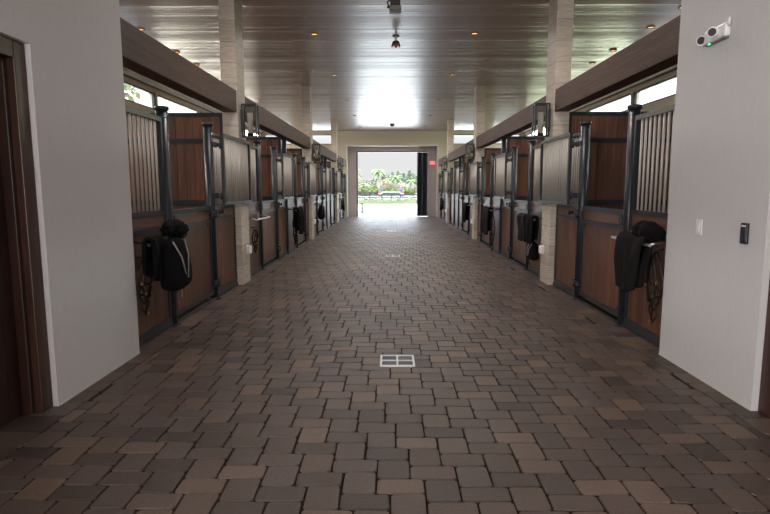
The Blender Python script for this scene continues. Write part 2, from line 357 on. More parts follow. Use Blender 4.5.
# near white walls, each with a deep door opening
for s, nm, dn, yf in ((-1, 'wall_left', 'door_1', 3.60), (1, 'wall_right', 'door_2', 3.56)):
    yd0 = yf-1.35; dh = 2.42 if s < 0 else 2.50
    wb = MB()
    wb.box(s*W, yf, 0, s*(W+.34), 4.83, CE)
    if s < 0:
        wb.box(s*W, -.4, 0, s*(W+.34), yd0, CE); wb.box(s*W, NEAR, 0, s*(W+.34), -3.0, CE); wb.box(s*W, -3.0, 3.1, s*(W+.34), -.4, CE)  # unseen gap in the left wall, made up for the side fill lamp
    else: wb.box(s*W, NEAR, 0, s*(W+.34), yd0, CE)
    wb.box(s*W, yd0, dh, s*(W+.34), yf, CE)
    wb.box(s*(W+.34), 4.70, 0, s*OUT, 4.83, CE)
    struct(wb.build(nm, MT['stucco']))
    struct(MB().box(s*(W-.004), yf+.02, 0, s*(W+.002), 4.83, .012).build('trim_1' if s < 0 else 'trim_2', MT['cream']))
    # frame, leaf
    rec = .035 if s < 0 else .045
    X0 = W+rec
    fr = MB()
    for y0, y1 in ((yf-.115, yf-.002), (yd0+.002, yd0+.115)):
        fr.box(s*X0, y0, 0, s*(X0+.16), y1, dh-.002, .006)
    fr.box(s*X0, yd0+.115, dh-.115, s*(X0+.16), yf-.115, dh-.002, .006)
    for y0, y1 in ((yf-.15, yf-.115), (yd0+.115, yd0+.15)):
        fr.box(s*(X0+.05), y0, 0, s*(X0+.16), y1, dh-.115, .004)
    fr.box(s*(X0+.05), yd0+.15, dh-.15, s*(X0+.16), yf-.15, dh-.115, .004)
    d = struct(fr.build(dn, MT['frame_wood']))
    lf = MB(); lx = X0+.11
    lf.box(s*lx, yd0+.155, .008, s*(lx+.045), yf-.155, dh-.155)
    for z0, z1 in ((.18, .95), (1.15, dh-.35)):
        lf.box(s*(lx-.012), yd0+.30, z0, s*lx, yf-.30, z1, .004)
    lf.build('door_leaf', MT['door'], d)
    if s > 0:
        for z in (.30, 1.25, 2.1): MB().cyl((s*(X0+.03), yf-.122, z), (s*(X0+.03), yf-.122, z+.11), .011, 8).build('hinge', MT['silver'], d)
    lv = MB(); lv.cyl((s*lx, yd0+.24, 1.02), (s*(lx-.06), yd0+.24, 1.02), .014, 10).cyl((s*(lx-.06), yd0+.24, 1.02), (s*(lx-.06), yd0+.36, 1.02), .011, 10)
    lv.build('door_handle', MT['silver'], d)
    # outer stall wall with the clerestory strip
    ob = MB()
    ob.box(s*OUT, 4.83, 0, s*(OUT+.2), END, 3.68)
    ob.box(s*OUT, 4.83, 4.15, s*(OUT+.2), END, CE)
    ob.box(s*OUT, NEAR, 0, s*(OUT+.2), 4.83, CE)
    mull = [4.83, 8.14, 11.92, 15.70, 19.48, 23.26, END]
    for yy in mull: ob.box(s*OUT, yy-.06, 3.68, s*(OUT+.2), yy+.06, 4.15)
    struct(ob.build('wall_outer_left' if s < 0 else 'wall_outer_right', MT['tan_wall']))
    struct(MB().box(s*(OUT-.05), 4.84, 4.255, s*OUT, END, 4.295).build('trim_3' if s < 0 else 'trim_4', MT['band']))
    struct(MB().box(s*(OUT-.05), 4.84, 4.31, s*OUT, END, CE).build('light_band_left' if s < 0 else 'light_band_right', MT['white_paint']))  # white strip imitating the band of light along the ceiling edge
    for i in range(6):
        y0, y1 = mull[i]+.06, mull[i+1]-.06
        wf = MB(); t = .045; ax, bx = s*(OUT+.03), s*(OUT+.10)
        wf.box(ax, y0, 3.68, bx, y1, 3.68+t).box(ax, y0, 4.15-t, bx, y1, 4.15).box(ax, y0, 3.68+t, bx, y0+t, 4.15-t).box(ax, y1-t, 3.68+t, bx, y1, 4.15-t)
        o = struct(wf.build('window_%d' % (i+1+(6 if s > 0 else 0)), MT['metal']))
        MB().box(s*(OUT+.06), y0+t, 3.68+t, s*(OUT+.066), y1-t, 4.15-t).build('pane', MT['glass'], o)

# far end wall: portal, niche and outer doorway, one high window either side
PX, PZ, NY, DX0, DX1, DZ = 2.33, 3.67, 29.25, -1.87, 1.90, 3.45
eb = MB()
for s in (-1, 1):
    eb.box(s*PX, END, 0, s*3.02, END+.25, CE)
    eb.box(s*4.25, END, 0, s*5.10, END+.25, CE); eb.box(s*6.5, END, 0, s*OUT, END+.25, CE)
    eb.box(s*5.10, END, 0, s*6.5, END+.25, 3.72); eb.box(s*5.10, END, 4.22, s*6.5, END+.25, CE)
    eb.box(s*3.02, END, 0, s*4.25, END+.25, 3.72); eb.box(s*3.02, END, 4.22, s*4.25, END+.25, CE)
eb.box(-PX, END, PZ, PX, END+.25, CE)
struct(eb.build('wall_far', MT['tan_wall']))
for s, wa, wz, wn in ((-1, 3.02, 4.25, 13), (1, 3.02, 4.25, 14), (-1, 5.10, 6.5, 15), (1, 5.10, 6.5, 16)):
    t = .04; a, b = sorted((s*wa, s*wz)); wf = MB()
    wf.box(a, END+.08, 3.72, b, END+.15, 3.72+t).box(a, END+.08, 4.22-t, b, END+.15, 4.22).box(a, END+.08, 3.72+t, a+t, END+.15, 4.22-t).box(b-t, END+.08, 3.72+t, b, END+.15, 4.22-t)
    o = struct(wf.build('window_%d' % wn, MT['metal']))
    MB().box(a+t, END+.11, 3.72+t, b-t, END+.116, 4.22-t).build('pane', MT['glass'], o)
tb = MB()
for s in (-1, 1): tb.box(s*(PX-.03), END-.02, 0, s*(PX+.03), END+.02, PZ+.03)
tb.box(-PX+.03, END-.02, PZ-.03, PX-.03, END+.02, PZ+.03)
struct(tb.build('trim_5', MT['cream']))
nb = MB()
nb.box(-PX-.2, END+.25, 0, -PX, NY, PZ+.2); nb.box(PX, END+.25, 0, PX+.2, NY, PZ+.2); nb.box(-PX, END+.25, PZ, PX, NY, PZ+.2)
nb.box(-PX-.2, NY, 0, DX0, NY+.25, CE); nb.box(DX1, NY, 0, PX+.2, NY+.25, CE); nb.box(DX0, NY, DZ, DX1, NY+.25, CE)
struct(nb.build('wall_niche', MT['grey_wall']))
t6 = MB(); t6.box(DX0-.01, NY-.015, 0, DX0+.05, NY+.26, DZ).box(DX0+.05, NY-.015, DZ-.05, DX1, NY+.26, DZ+.01)
struct(t6.build('trim_6', MT['metal']))
# near end wall behind the camera with its own wide doorway
rb = MB()
rb.box(-OUT, NEAR-.2, 0, -1.9, NEAR, CE).box(1.9, NEAR-.2, 0, OUT, NEAR, CE).box(-1.9, NEAR-.2, 3.45, 1.9, NEAR, CE)
struct(rb.build('wall_near', MT['tan_wall']))

# ------------------------------------------------------------ stone pillars and beams
order = ['nearest', 'second', 'third']
for s in (-1, 1):
    side = 'left' if s < 0 else 'right'
    for i, (y0, y1) in enumerate(PIL):
        x0, x1 = sorted((s*W, s*2.61))
        o = MB().box(x0, y0, 0, x1, y1, CE, .006).build('stone_pillar', MT['stone'])
        tag(o, '%s tan travertine pillar from the camera on the %s of the aisle' % (order[i].capitalize() if i else 'Nearest', side), 'pillar', 'travertine aisle pillars')
    spans = [(4.83, 8.39), (8.83, 15.95), (16.39, 23.6), (24.04, END)]
    bl = ['dark brown timber beam between the white wall and nearest pillar, %s side', 'brown timber beam spanning nearest and second pillars, %s side',
          'brown timber beam spanning second and third pillars, %s side', 'short timber beam from third pillar to the far wall, %s side']
    for i, (y0, y1) in enumerate(spans):
        o = MB().box(s*(W+.012), y0, 2.637, s*(W+.215), y1, 2.96, .006).build('timber_beam', MT['beam'])
        tag(o, bl[i] % side, 'beam', 'timber beams above the stalls')

# ------------------------------------------------------------ stall fronts
SX = 2.49
def mk_bars(b, s, x, y0, y1, z0, z1, sp_=.095, r=.0125):
    n = max(1, int(round((y1-y0)/sp_)))
    for k in range(1, n):
        yy = y0+(y1-y0)*k/n
        b.cyl((s*x, yy, z0), (s*x, yy, z1), r, 8)
def mk_boards(b, s, x0, x1, y0, y1, z0, z1, wd=.118):
    n = max(1, int(round((y1-y0)/wd))); d = (y1-y0)/n
    for k in range(n): b.box(s*x0, y0+k*d+.002, z0, s*x1, y0+(k+1)*d-.002, z1, .003)
def stall_front(s, y0, posts, y1, label, leaf_skew=0.0, bar=True, divider=None, leaf_w=1.38):
    """a stall front from y0 to y1; the door hangs between posts[0] and posts[1]"""
    yc = (y0+y1)/2
    root = thing('stall_front', (0, yc, 0), label, 'stall front', 'stall fronts along the aisle')
    P0, P1 = posts
    def L(y): return y-yc
    def post(y, r, h, name):
        b = MB(); b.cyl((s*SX, L(y), .012), (s*SX, L(y), h), r, 20)
        o = b.build(name, MT['metal'], root)
        MB().cyl((s*SX, L(y), h), (s*SX, L(y), h+.035), r+.014, 20).build('post_cap', MT['metal'], o)
        f = MB(); f.cyl((s*SX, L(y), .0), (s*SX, L(y), .014), r+.035, 20)
        f.build('base_flange', MT['metal'], o)
    for y in (P0, P1): post(y, .06, 2.325, 'post')
    if divider: 
        post(divider, .055, 2.595, 'divider_post')
    def fixed(a, b_):
        fr = MB(); x0, x1 = SX-.025, SX+.025
        fr.box(s*x0, L(a), .05, s*x1, L(b_), .11); fr.box(s*(x0-.012), L(a), .012, s*(x1+.01), L(b_), .05)
        fr.box(s*x0, L(a), 1.055, s*x1, L(b_), 1.105); fr.box(s*x0, L(a), 1.225, s*x1, L(b_), 1.275); fr.box(s*x0, L(a), 2.195, s*x1, L(b_), 2.242)
        for yy in (a, b_-.04): fr.box(s*x0, L(yy), .11, s*x1, L(yy)+.04, 1.055); fr.box(s*x0, L(yy), 1.275, s*x1, L(yy)+.04, 2.195); fr.box(s*x0, L(yy), 1.105, s*x1, L(yy)+.04, 1.225)
        for z in (.13, .98):
            pass
        o = fr.build('fixed_panel', MT['metal'], root)
        q = MB(); mk_boards(q, s, SX-.012, SX+.014, L(a)+.04, L(b_)-.04, .11, 1.055); q.build('boards', MT['board'], o)
        q = MB(); q.box(s*(SX-.012), L(a)+.04, 1.107, s*(SX+.014), L(b_)-.04, 1.223, .003); q.build('band_board', MT['band'], o)
        q = MB(); mk_bars(q, s, SX, L(a)+.04, L(b_)-.04, 1.27, 2.20); q.build('bars', MT['steel'], o)
        return o
    fixed(y0+.005, P0-.062)
    fx = fixed(P1+.062, y1-.005)
    # black knob on the far fixed panel's band board
    kb = MB(); ky = L(P1)+.33
    kb.cyl((s*(SX-.012), ky, 1.165), (s*(SX-.06), ky, 1.165), .018, 10); kb.cyl((s*(SX-.06), ky, 1.165), (s*(SX-.085), ky, 1.165), .034, 12)
    kb.build('catch_knob', MT['black_plastic'], fx)
    # door: lower half closed
    a, b_ = P0+.07, P1-.07; x0, x1 = SX-.024, SX+.024
    dr = MB()
    dr.box(s*x0, L(a), .075, s*x1, L(b_), .125); dr.box(s*x0, L(a), 1.045, s*x1, L(b_), 1.095); dr.box(s*x0, L(a), 1.215, s*x1, L(b_), 1.265)
    for yy in (a, b_-.045): dr.box(s*x0, L(yy), .125, s*x1, L(yy)+.045, 1.045); dr.box(s*x0, L(yy), 1.095, s*x1, L(yy)+.045, 1.215)
    for (yy, sg) in ((a+.045, 1), (b_-.045, -1)):                        # corner gussets
        for (zz, tz) in ((1.045, -1), (.125, 1)):
            vs = [dr.b.verts.new((s*x, L(yy)+p*sg, zz+q*tz)) for x in (x0+.006, x0+.02) for p, q in ((0, 0), (.10, 0), (0, .10))]
            dr.b.faces.new(vs[:3]); dr.b.faces.new(vs[3:][::-1])
            for k in range(3): dr.b.faces.new((vs[k], vs[(k+1) % 3], vs[3+(k+1) % 3], vs[3+k]))
    d = dr.build('door', MT['metal'], root)
    q = MB(); mk_boards(q, s, SX-.012, SX+.014, L(a)+.045, L(b_)-.045, .125, 1.045); q.build('boards', MT['board'], d)
    q = MB(); q.box(s*(SX-.012), L(a)+.045, 1.097, s*(SX+.014), L(b_)-.045, 1.213, .003); q.build('band_board', MT['band'], d)
    lt = MB(); lt.box(s*(SX-.05), L(a)+.01, 1.10, s*(SX-.024), L(a)+.085, 1.21, .006); lt.box(s*(SX-.058), L(a)-.03, 1.135, s*(SX-.045), L(a)+.05, 1.16, .003)
    lt.build('latch', MT['metal'], d)
    for z in (.20, 1.13):
        hg = MB()
        hg.box(s*(SX-.075), L(P1)-.14, z, s*(SX-.04), L(P1)+.03, z+.07, .005); hg.cyl((s*(SX-.075), L(P1)-.02, z-.02), (s*(SX-.075), L(P1)-.02, z+.09), .02, 10)
        hg.build('hinge', MT['metal'], d)
    sl_ = MB().box(s*(SX-.055), L(a)-.03, .004, s*(SX-.024), L(b_)+.03, .03).build('bottom_track', MT['dull_metal'], root)
    # upper leaf swung right round on its hinges, lying along the aisle side
    g0 = P1+.12; LX = 2.345
    rot = Matrix.Rotation(-s*leaf_skew, 3, 'Z'); piv = (s*LX, L(g0), 0)
    def bx(b, *k): b.box(s*k[0], k[1], k[2], s*k[3], k[4], k[5], rot=rot, piv=piv)
    lf = MB(); a, b_ = L(g0), L(g0)+leaf_w; x0, x1 = LX-.02, LX+.02
    bx(lf, x0, a, 1.275, x1, b_, 1.315); bx(lf, x0, a, 2.20, x1, b_, 2.24)
    bx(lf, x0, a, 1.315, x1, a+.045, 2.20); bx(lf, x0, b_-.04, 1.315, x1, b_, 2.20)
    o = lf.build('door_grille', MT['metal'], root)
    q = MB(); mk_bars(q, s, LX, a+.045, b_-.04, 1.31, 2.205)
    bmesh.ops.rotate(q.b, verts=q.b.verts, cent=piv, matrix=rot)
    q.build('bars', MT['steel'], o)
    for z in (1.38, 2.06):
        hb = MB()
        hb.box(s*(LX+.018), a-.02, z, s*(SX-.05), a+.05, z+.05, .004); hb.box(s*(SX-.075), L(P1)-.03, z-.01, s*(SX-.045), a+.03, z+.06, .004); hb.cyl((s*(LX+.02), a-.015, z-.03), (s*(LX+.02), a-.015, z+.08), .016, 10)
        hb.build('hinge', MT['metal'], o)
    if bar:
        bb = MB(); ya, yb = L(max(y0+.12, P0-1.05)), L(P0-.16)
        for yy in (ya, yb):
            bb.tube([(s*(SX-.03), yy, 1.02), (s*(SX-.16), yy, 1.0), (s*(SX-.21), yy, .985)], .012, 8); bb.box(s*(SX-.035), yy-.03, .97, s*(SX-.013), yy+.03, 1.06, .004)
        bb.cyl((s*(SX-.21), ya-.02, .985), (s*(SX-.21), yb+.06, .985), .015, 10)
        bb.build('blanket_bar', MT[bar], root)
    return root
words = {-1: 'left', 1: 'right'}
STALLS = [ # y0, posts, y1, text, skew, bar, divider, leaf width
    (4.83, (5.88, 7.33), 8.39, 'Black and wood stall front between the %s white wall and nearest pillar', 0, True, None, 1.42),
    (8.83, (10.02, 11.45), 12.53, 'Black and wood stall front just beyond the nearest pillar, %s side', .03, True, 12.56, 1.36),
    (12.58, (13.8, 15.22), 15.95, 'Black and wood stall front just before the second pillar, %s side', 0, True, None, 1.42),
    (16.39, (17.72, 19.2), 20.38, 'Black and wood stall front just beyond the second pillar, %s side', .03, True, 20.4, 1.36),
    (20.43, (21.75, 23.1), 23.6, 'Black and wood stall front just before the third pillar, %s side', 0, True, None, 1.42),
    (24.04, (25.75, 27.25), 28.12, 'Farthest stall front past the third pillar at the end wall, %s side', .12, True, None, .75)]
for s in (-1, 1):
    for i, (y0, ps, y1, tx, sk, br, dv, lw) in enumerate(STALLS):
        bm_ = {(-1, 0): 'metal', (-1, 1): 'silver', (1, 0): 'silver', (-1, 4): None, (1, 4): None}.get((s, i), 'dull_metal')
        stall_front(s, y0, ps, y1, tx % words[s], sk, bm_, dv, lw)

# wooden partitions between the stalls
def partition(s, y, label, edge=2.66):
    root = thing('stall_partition', (0, y, 0), label, 'partition', 'wooden stall partitions')
    xo = OUT-.01; fr = MB()
    for z0, z1 in ((2.60, 2.66), (2.195, 2.265), (1.235, 1.32), (.04, .10)): fr.box(s*edge, -.03, z0, s*xo, .03, z1)
    for x0, x1 in ((edge, edge+.05), (xo-.05, xo)): fr.box(s*x0, -.03, .04, s*x1, .03, 2.60)
    fr.build('partition_frame', MT['metal'], root)
    for nm, z0, z1 in (('lower_boards', .10, 1.235), ('middle_boards', 1.32, 2.195), ('upper_boards', 2.265, 2.60)):
        b = MB(); n = int((xo-edge-.1)/.135); d = (xo-edge-.1)/n
        for k in range(n): b.box(s*(edge+.05+k*d+.002), -.018, z0, s*(edge+.05+(k+1)*d-.002), .018, z1, .003)
        b.build(nm, MT['board_far'], root)
for s in (-1, 1):
    for y, tx, e in ((8.60, 'Reddish brown board partition behind the nearest pillar, %s side', 2.66), (12.56, 'Reddish brown board partition between the two stalls past the nearest pillar, %s side', 2.56),
                     (16.17, 'Reddish brown board partition behind the second pillar, %s side', 2.66), (20.4, 'Reddish brown board partition between the two stalls past the second pillar, %s side', 2.56),
                     (23.82, 'Reddish brown board partition behind the third pillar, %s side', 2.66)):
        partition(s, y, tx % words[s], e)

# ------------------------------------------------------------ lanterns, outlets
def lantern():
    root = thing('wall_lantern', (0, 0, 0), '', 'lantern', 'black frame lanterns on the pillars')
    f = MB(); t = .021; x0, x1, y0, y1, z0, z1 = .02, .25, -.085, .085, 0, .50
    for x in (x0, x1-t):
        for y in (y0, y1-t): f.box(x, y, z0, x+t, y+t, z1)
    for z in (z0, z1-t):
        for y in (y0, y1-t): f.box(x0+t, y, z, x1-t, y+t, z+t)
        for x in (x0, x1-t): f.box(x, y0+t, z, x+t, y1-t, z+t)
    f.box(x0+t, y0+t, z0, x1-t, y1-t, z0+.01)
    f.build('lantern_frame', MT['metal'], root)
    MB().box(0, -.05, .08, .02, .05, .42, .004).build('back_plate', MT['metal'], root)
    MB().cyl((.135, 0, .02), (.135, 0, .06), .05, 16).build('lamp_holder', MT['black_plastic'], root)
    MB().cyl((.135, 0, .06), (.135, 0, .37), .045, 20).build('frosted_tube', MT['candle'], root)
    g = MB(); g.box(x0+t, y0+.005, z0+t, x1-t, y0+.008, z1-t).box(x0+t, y1-.008, z0+t, x1-t, y1-.005, z1-t).box(x1-.008, y0+t, z0+t, x1-.005, y1-t, z1-t)
    g.build('glass_panel', MT['glass'], root)
    return root
def outlet():
    root = thing('outlet_box', (0, 0, 0), '', 'outlet', 'white outlet covers low on the pillars')
    MB().box(0, -.05, -.075, .012, .05, .075, .004).build('mounting_plate', MT['white'], root)
    MB().box(.012, -.043, -.068, .075, .043, .066, .022).build('bubble_cover', MT['white'], root)
    return root
l0, o0 = None, None
for s in (-1, 1):
    for i, (y0, y1) in enumerate(PIL):
        l = l0 = lantern() if l0 is None else l0
        if (s, i) != (-1, 0): l = copy_tree(l0)
        l.location = (s*W, y0+.20, 2.285); l.rotation_euler = (0, 0, 0 if s < 0 else math.pi)
        l['label'] = 'black frame lantern with frosted tube on the %s pillar, %s of the aisle' % (order[i], words[s])
        q = o0 = outlet() if o0 is None else o0
        if (s, i) != (-1, 0): q = copy_tree(o0)
        q.location = (s*W, y0+.27, .53); q.rotation_euler = (0, 0, 0 if s < 0 else math.pi)
        q['label'] = 'white outlet cover low on the front of the %s pillar, %s of the aisle' % (order[i], words[s])

# ------------------------------------------------------------ tack on the bars
def drape(name, s, yc, hw, zb_front, zb_back, label, cat, matl, fold=.012, thick=.028, xo=SX-.21, group=None, taper=0.0, trim=None):
    """cloth doubled over the blanket bar, hanging on both sides"""
    root = thing(name, (s*xo, yc, 0), label, cat, group)
    zt = .985+.018; rr = thick+.018
    LF, LB = zt-zb_front, zt-zb_back; T = LF+LB+math.pi*rr
    rnd = random.Random(int(yc*100)); ph = rnd.uniform(0, 6)
    def prof(d, off):
        r = rr+off
        if d < LF: return (-r, zb_front+d)
        d -= LF
        if d < math.pi*rr:
            a = d/rr; return (-r*math.cos(a), zt+r*math.sin(a))
        d -= math.pi*rr
        return (r, zt-d)
    def fn(off):
        def g(u, v):
            d = v*T; x, z = prof(d, off); hang = max(0, zt-z)
            k = (u-.5)*2; y = k*hw*(1-taper*min(1, hang/.5)*(.1 if k > 0 else 1))
            x += fold*math.sin(u*17+ph)*min(1, hang*4) + fold*.8*math.sin(u*7+ph*2+z*9)
            z += -.02*math.cos(k*2.2)*(1 if hang > .2 else 0)
            return (s*(x), y, z)
        return g
    b = MB(); nu, nv = 26, 40
    gi, go = fn(-thick*.5), fn(thick*.5)
    A = [[b.b.verts.new(go(i/nu, j/nv)) for j in range(nv+1)] for i in range(nu+1)]
    B = [[b.b.verts.new(gi(i/nu, j/nv)) for j in range(nv+1)] for i in range(nu+1)]
    for i in range(nu):
        for j in range(nv):
            for G, fl in ((A, 0), (B, 1)):
                q = (G[i][j], G[i+1][j], G[i+1][j+1], G[i][j+1]); f = b.b.faces.new(q[::-1] if fl else q); f.smooth = True
    for i in range(nu):
        for j in (0, nv): f = b.b.faces.new((A[i][j], A[i+1][j], B[i+1][j], B[i][j])); f.smooth = True
    for j in range(nv):
        for i in (0, nu): f = b.b.faces.new((A[i][j], A[i][j+1], B[i][j+1], B[i][j])); f.smooth = True
    b.build('cloth', matl, root)
    if trim:
        t = MB()
        for u in (.06, .94): t.tube([go(u, j/40) for j in range(0, 24)], .008, 6)
        t.build('edge_binding', trim, root)
    return root
def lump(name, s, x, y, z, r, sc, label, cat, matl):
    """a rolled, crumpled cloth bundle resting on the bar"""
    b = MB(); g = bmesh.ops.create_icosphere(b.b, subdivisions=4, radius=r)
    import mathutils
    for v in g['verts']:
        p = v.co.normalized(); n = mathutils.noise.noise(p*3.2+Vector((y, 0, z)))*.22+mathutils.noise.noise(p*8)*.10
        c = p*r*(1+n); v.co = Vector((c.x*sc[0], c.y*sc[1], c.z*sc[2]))
        for f in v.link_faces: f.smooth = True
    root = thing(name, (s*x, y, z), label, cat)
    b.build('rolled_cloth', matl, root)
    MB().ringt((0, -.2*r*sc[1], 0), r*1.02, .007, (0, 1, 0), 20, 6, sc[2], sc[0]).build('tie_strap', MT['leather'], root)
    t = MB(); t.ringt((0, .35*r*sc[1], 0), r*.98, .007, (0, 1, 0), 20, 6, sc[2], sc[0])
    t.build('tie_strap', MT['leather'], root)
    return root
def bridle(s, x, y, z, w_, h, label, cat='bridle', rings=True):
    """headstall and reins hung from a hook: looped flat straps with metal rings"""
    root = thing('bridle', (s*x, y, z), label, cat)
    fl = (0, 1, 0)
    def loop(y0, z0, a, c, n=22, ph=0, xo=0): return [(s*(xo+.012*math.sin(3*t+ph)), y0+a*math.sin(t), z0-c+c*math.cos(t)) for t in [2*math.pi*k/n for k in range(n+1)]]
    b = MB(); b.tube(loop(0, 0, w_*.5, h*.42), .011, 8, flat=(1, 0, 0)); b.tube(loop(w_*.12, -h*.05, w_*.34, h*.34, ph=1, xo=-.02), .010, 8, flat=(1, 0, 0)); b.build('headstall', MT['leather'], root)
    b = MB(); b.tube(loop(-w_*.1, -h*.46, w_*.45, h*.09, ph=2, xo=-.01), .014, 8, flat=(0, 0, 1)); b.build('noseband', MT['leather'], root)
    b = MB(); b.tube(loop(-w_*.12, -h*.66, w_*.20, h*.17, ph=.5, xo=-.015), .009, 8); b.build('rein_loop', MT['leather'], root)
    b = MB(); b.tube([(s*-.02, w_*.1, -h*.1), (s*-.03, w_*.02, -h*.3), (s*-.03, -w_*.14, -h*.5), (s*-.02, -w_*.1, -h*.75), (s*-.02, -w_*.08, -h)], .008, 8); b.build('rein', MT['leather'], root)
    if rings:
        for (yy, zz, r) in ((w_*.40, -h*.50, .018), (-w_*.42, -h*.42, .018), (-w_*.2, -h*.62, .012), (-w_*.08, -h*.98, .014)):
            MB().ringt((s*-.035, yy, zz), r, .0045, (1, 0, 0)).build('ring', MT['brass'], root)
    MB().cyl((s*.06, 0, .01), (s*-.02, 0, .01), .008, 8).build('hook', MT['metal'], root)
    return root
def tack_bag(name, s, x, y, z_top, w_, h, d, label, cat, matl=None, tilt=0.0):
    """soft hanging bag: wide rounded body, narrower neck, zip trim in a V and a carry loop"""
    root = thing(name, (s*x, y, z_top), label, cat)
    b = MB(); nz, na = 14, 24
    rows = []
    for j in range(nz+1):
        t = j/nz; k = (.62+.38*math.sin(min(1, t*1.5)*math.pi/2))*(1 if t < .82 else math.sqrt(max(.02, 1-((t-.82)/.2)**2)))
        if j == 0: k *= .5
        row = []
        for i in range(na):
            a = 2*math.pi*i/na; ca, sa = math.cos(a), math.sin(a)
            f = 1+.05*math.sin(a*5+t*6)
            row.append(b.b.verts.new((s*(-d*.5*k*f*abs(ca)**.7*(1 if ca > 0 else -1)), w_*.5*k*f*abs(sa)**.7*(1 if sa > 0 else -1)+tilt*t*h, -h*t)))
        rows.append(row)
    for q, r_ in zip(rows, rows[1:]):
        for i in range(na):
            f = b.b.faces.new((q[i], q[(i+1) % na], r_[(i+1) % na], r_[i])); f.smooth = True
    b.b.faces.new(rows[0]); b.b.faces.new(rows[-1][::-1])
    b.build('bag_body', matl or MT['black_cloth'], root)
    b = MB(); xx = -d*.5-.004
    b.tube([(s*(xx+.03), -w_*.30, -h*.05), (s*xx*1.02, -w_*.12+tilt*.3*h, -h*.35), (s*xx*1.03, w_*.02+tilt*.6*h, -h*.7)], .008, 6)
    b.tube([(s*(xx+.03), w_*.22, -h*.05), (s*xx*1.02, w_*.20+tilt*.3*h, -h*.35), (s*xx*1.03, w_*.10+tilt*.7*h, -h*.78)], .007, 6)
    b.build('zip_trim', MT['trim'], root)
    b = MB(); b.tube([(0, -w_*.14, -.01), (s*-.01, -w_*.12, .06), (s*-.01, 0, .09), (s*-.01, w_*.12, .06), (0, w_*.14, -.01)], .010, 8); b.build('carry_loop', MT['black_cloth'], root)
    b = MB(); b.tube([(s*-.02, .02+tilt*h, -h*.96), (s*-.03, .03+tilt*h, -h*1.06), (s*-.03, .03+tilt*h, -h*1.17)], .007, 6); b.build('toggle_cord', MT['trim'], root)
    return root
BX = SX-.21
# left
tack_bag('grooming_bag', -1, 2.20, 5.30, 1.02, .56, .52, .18, 'black zipped bag with grey V trim hanging by the nearest left stall post', 'bag', tilt=.10)
lump('rolled_sheet', -1, 2.26, 5.50, 1.09, .10, (1.1, 2.1, .85), 'rolled black cloth on the bar above the zipped bag at left', 'cloth roll', MT['black_cloth'])
drape('saddle_cloth', -1, 5.02, .11, .66, .70, 'black cloth draped on the bar next to the left white wall, behind the zipped bag', 'saddle cloth', MT['black_cloth'], taper=.1)
bridle(-1, 2.36, 4.97, .86, .26, .52, 'dark bridle with brass rings hanging low beside the left white wall')
bridle(-1, 2.40, 9.28, .83, .24, .42, 'small halter hanging below the empty silver bar past the nearest left pillar', 'halter')
drape('folded_rug', -1, 13.18, .30, .42, .50, 'black folded rug hung on the bar midway between nearest and second left pillars', 'rug', MT['black_cloth'], taper=.05)
drape('saddle_cloth', -1, 12.77, .09, .55, .60, 'narrow black cloth beside the folded rug between nearest and second left pillars', 'saddle cloth', MT['black_cloth'])
bridle(-1, 2.36, 12.98, .66, .3, .50, 'dark bridle dangling under the folded rug between nearest and second left pillars')
tack_bag('grooming_bag', -1, 2.24, 17.15, .985, .66, .45, .2, 'black bag hanging just beyond the second left pillar', 'bag')
bridle(-1, 2.38, 17.05, .56, .24, .38, 'dark halter dangling under the bag just beyond the second left pillar', 'halter')
drape('saddle_cloth', -1, 25.2, .22, .5, .55, 'small black cloth hung beyond the third left pillar', 'saddle cloth', MT['black_cloth'])
# right
drape('stable_rug', 1, 5.24, .26, .52, .56, 'charcoal ribbed rug draped over the silver bar at the nearest right stall', 'rug', MT['dark_cloth'], fold=.016, thick=.035, taper=.75)
lump('rolled_sheet', 1, 2.33, 5.10, 1.095, .10, (1.0, 2.4, .95), 'crumpled black bundle on top of the charcoal rug at right', 'cloth roll', MT['black_cloth'])
bridle(1, 2.36, 4.97, .93, .26, .66, 'dark bridle with brass buckles hanging beside the right white wall')
drape('saddle_cloth', 1, 9.62, .25, .60, .65, 'charcoal cloth, left one of two hung past the nearest right pillar', 'saddle cloth', MT['dark_cloth'], taper=-.2)
drape('saddle_cloth', 1, 9.12, .22, .60, .66, 'black cloth, nearer one of two hung past the nearest right pillar', 'saddle cloth', MT['black_cloth'], taper=-.1)
tack_bag('boot_bag', 1, 2.33, 9.13, .60, .34, .30, .16, 'small black bag hanging below the cloths past the nearest right pillar', 'bag')
drape('folded_rug', 1, 13.25, .36, .40, .48, 'charcoal rug hung between nearest and second right pillars', 'rug', MT['dark_cloth'], taper=.15)
bridle(1, 2.34, 12.85, .94, .34, .92, 'long dark bridle with trailing rein beside the charcoal rug between nearest and second right pillars')
drape('saddle_cloth', 1, 17.1, .36, .46, .52, 'black cloth hung just beyond the second right pillar', 'saddle cloth', MT['black_cloth'], taper=.2)
drape('saddle_cloth', 1, 25.2, .28, .5, .55, 'black cloth hung beyond the third right pillar', 'saddle cloth', MT['black_cloth'])
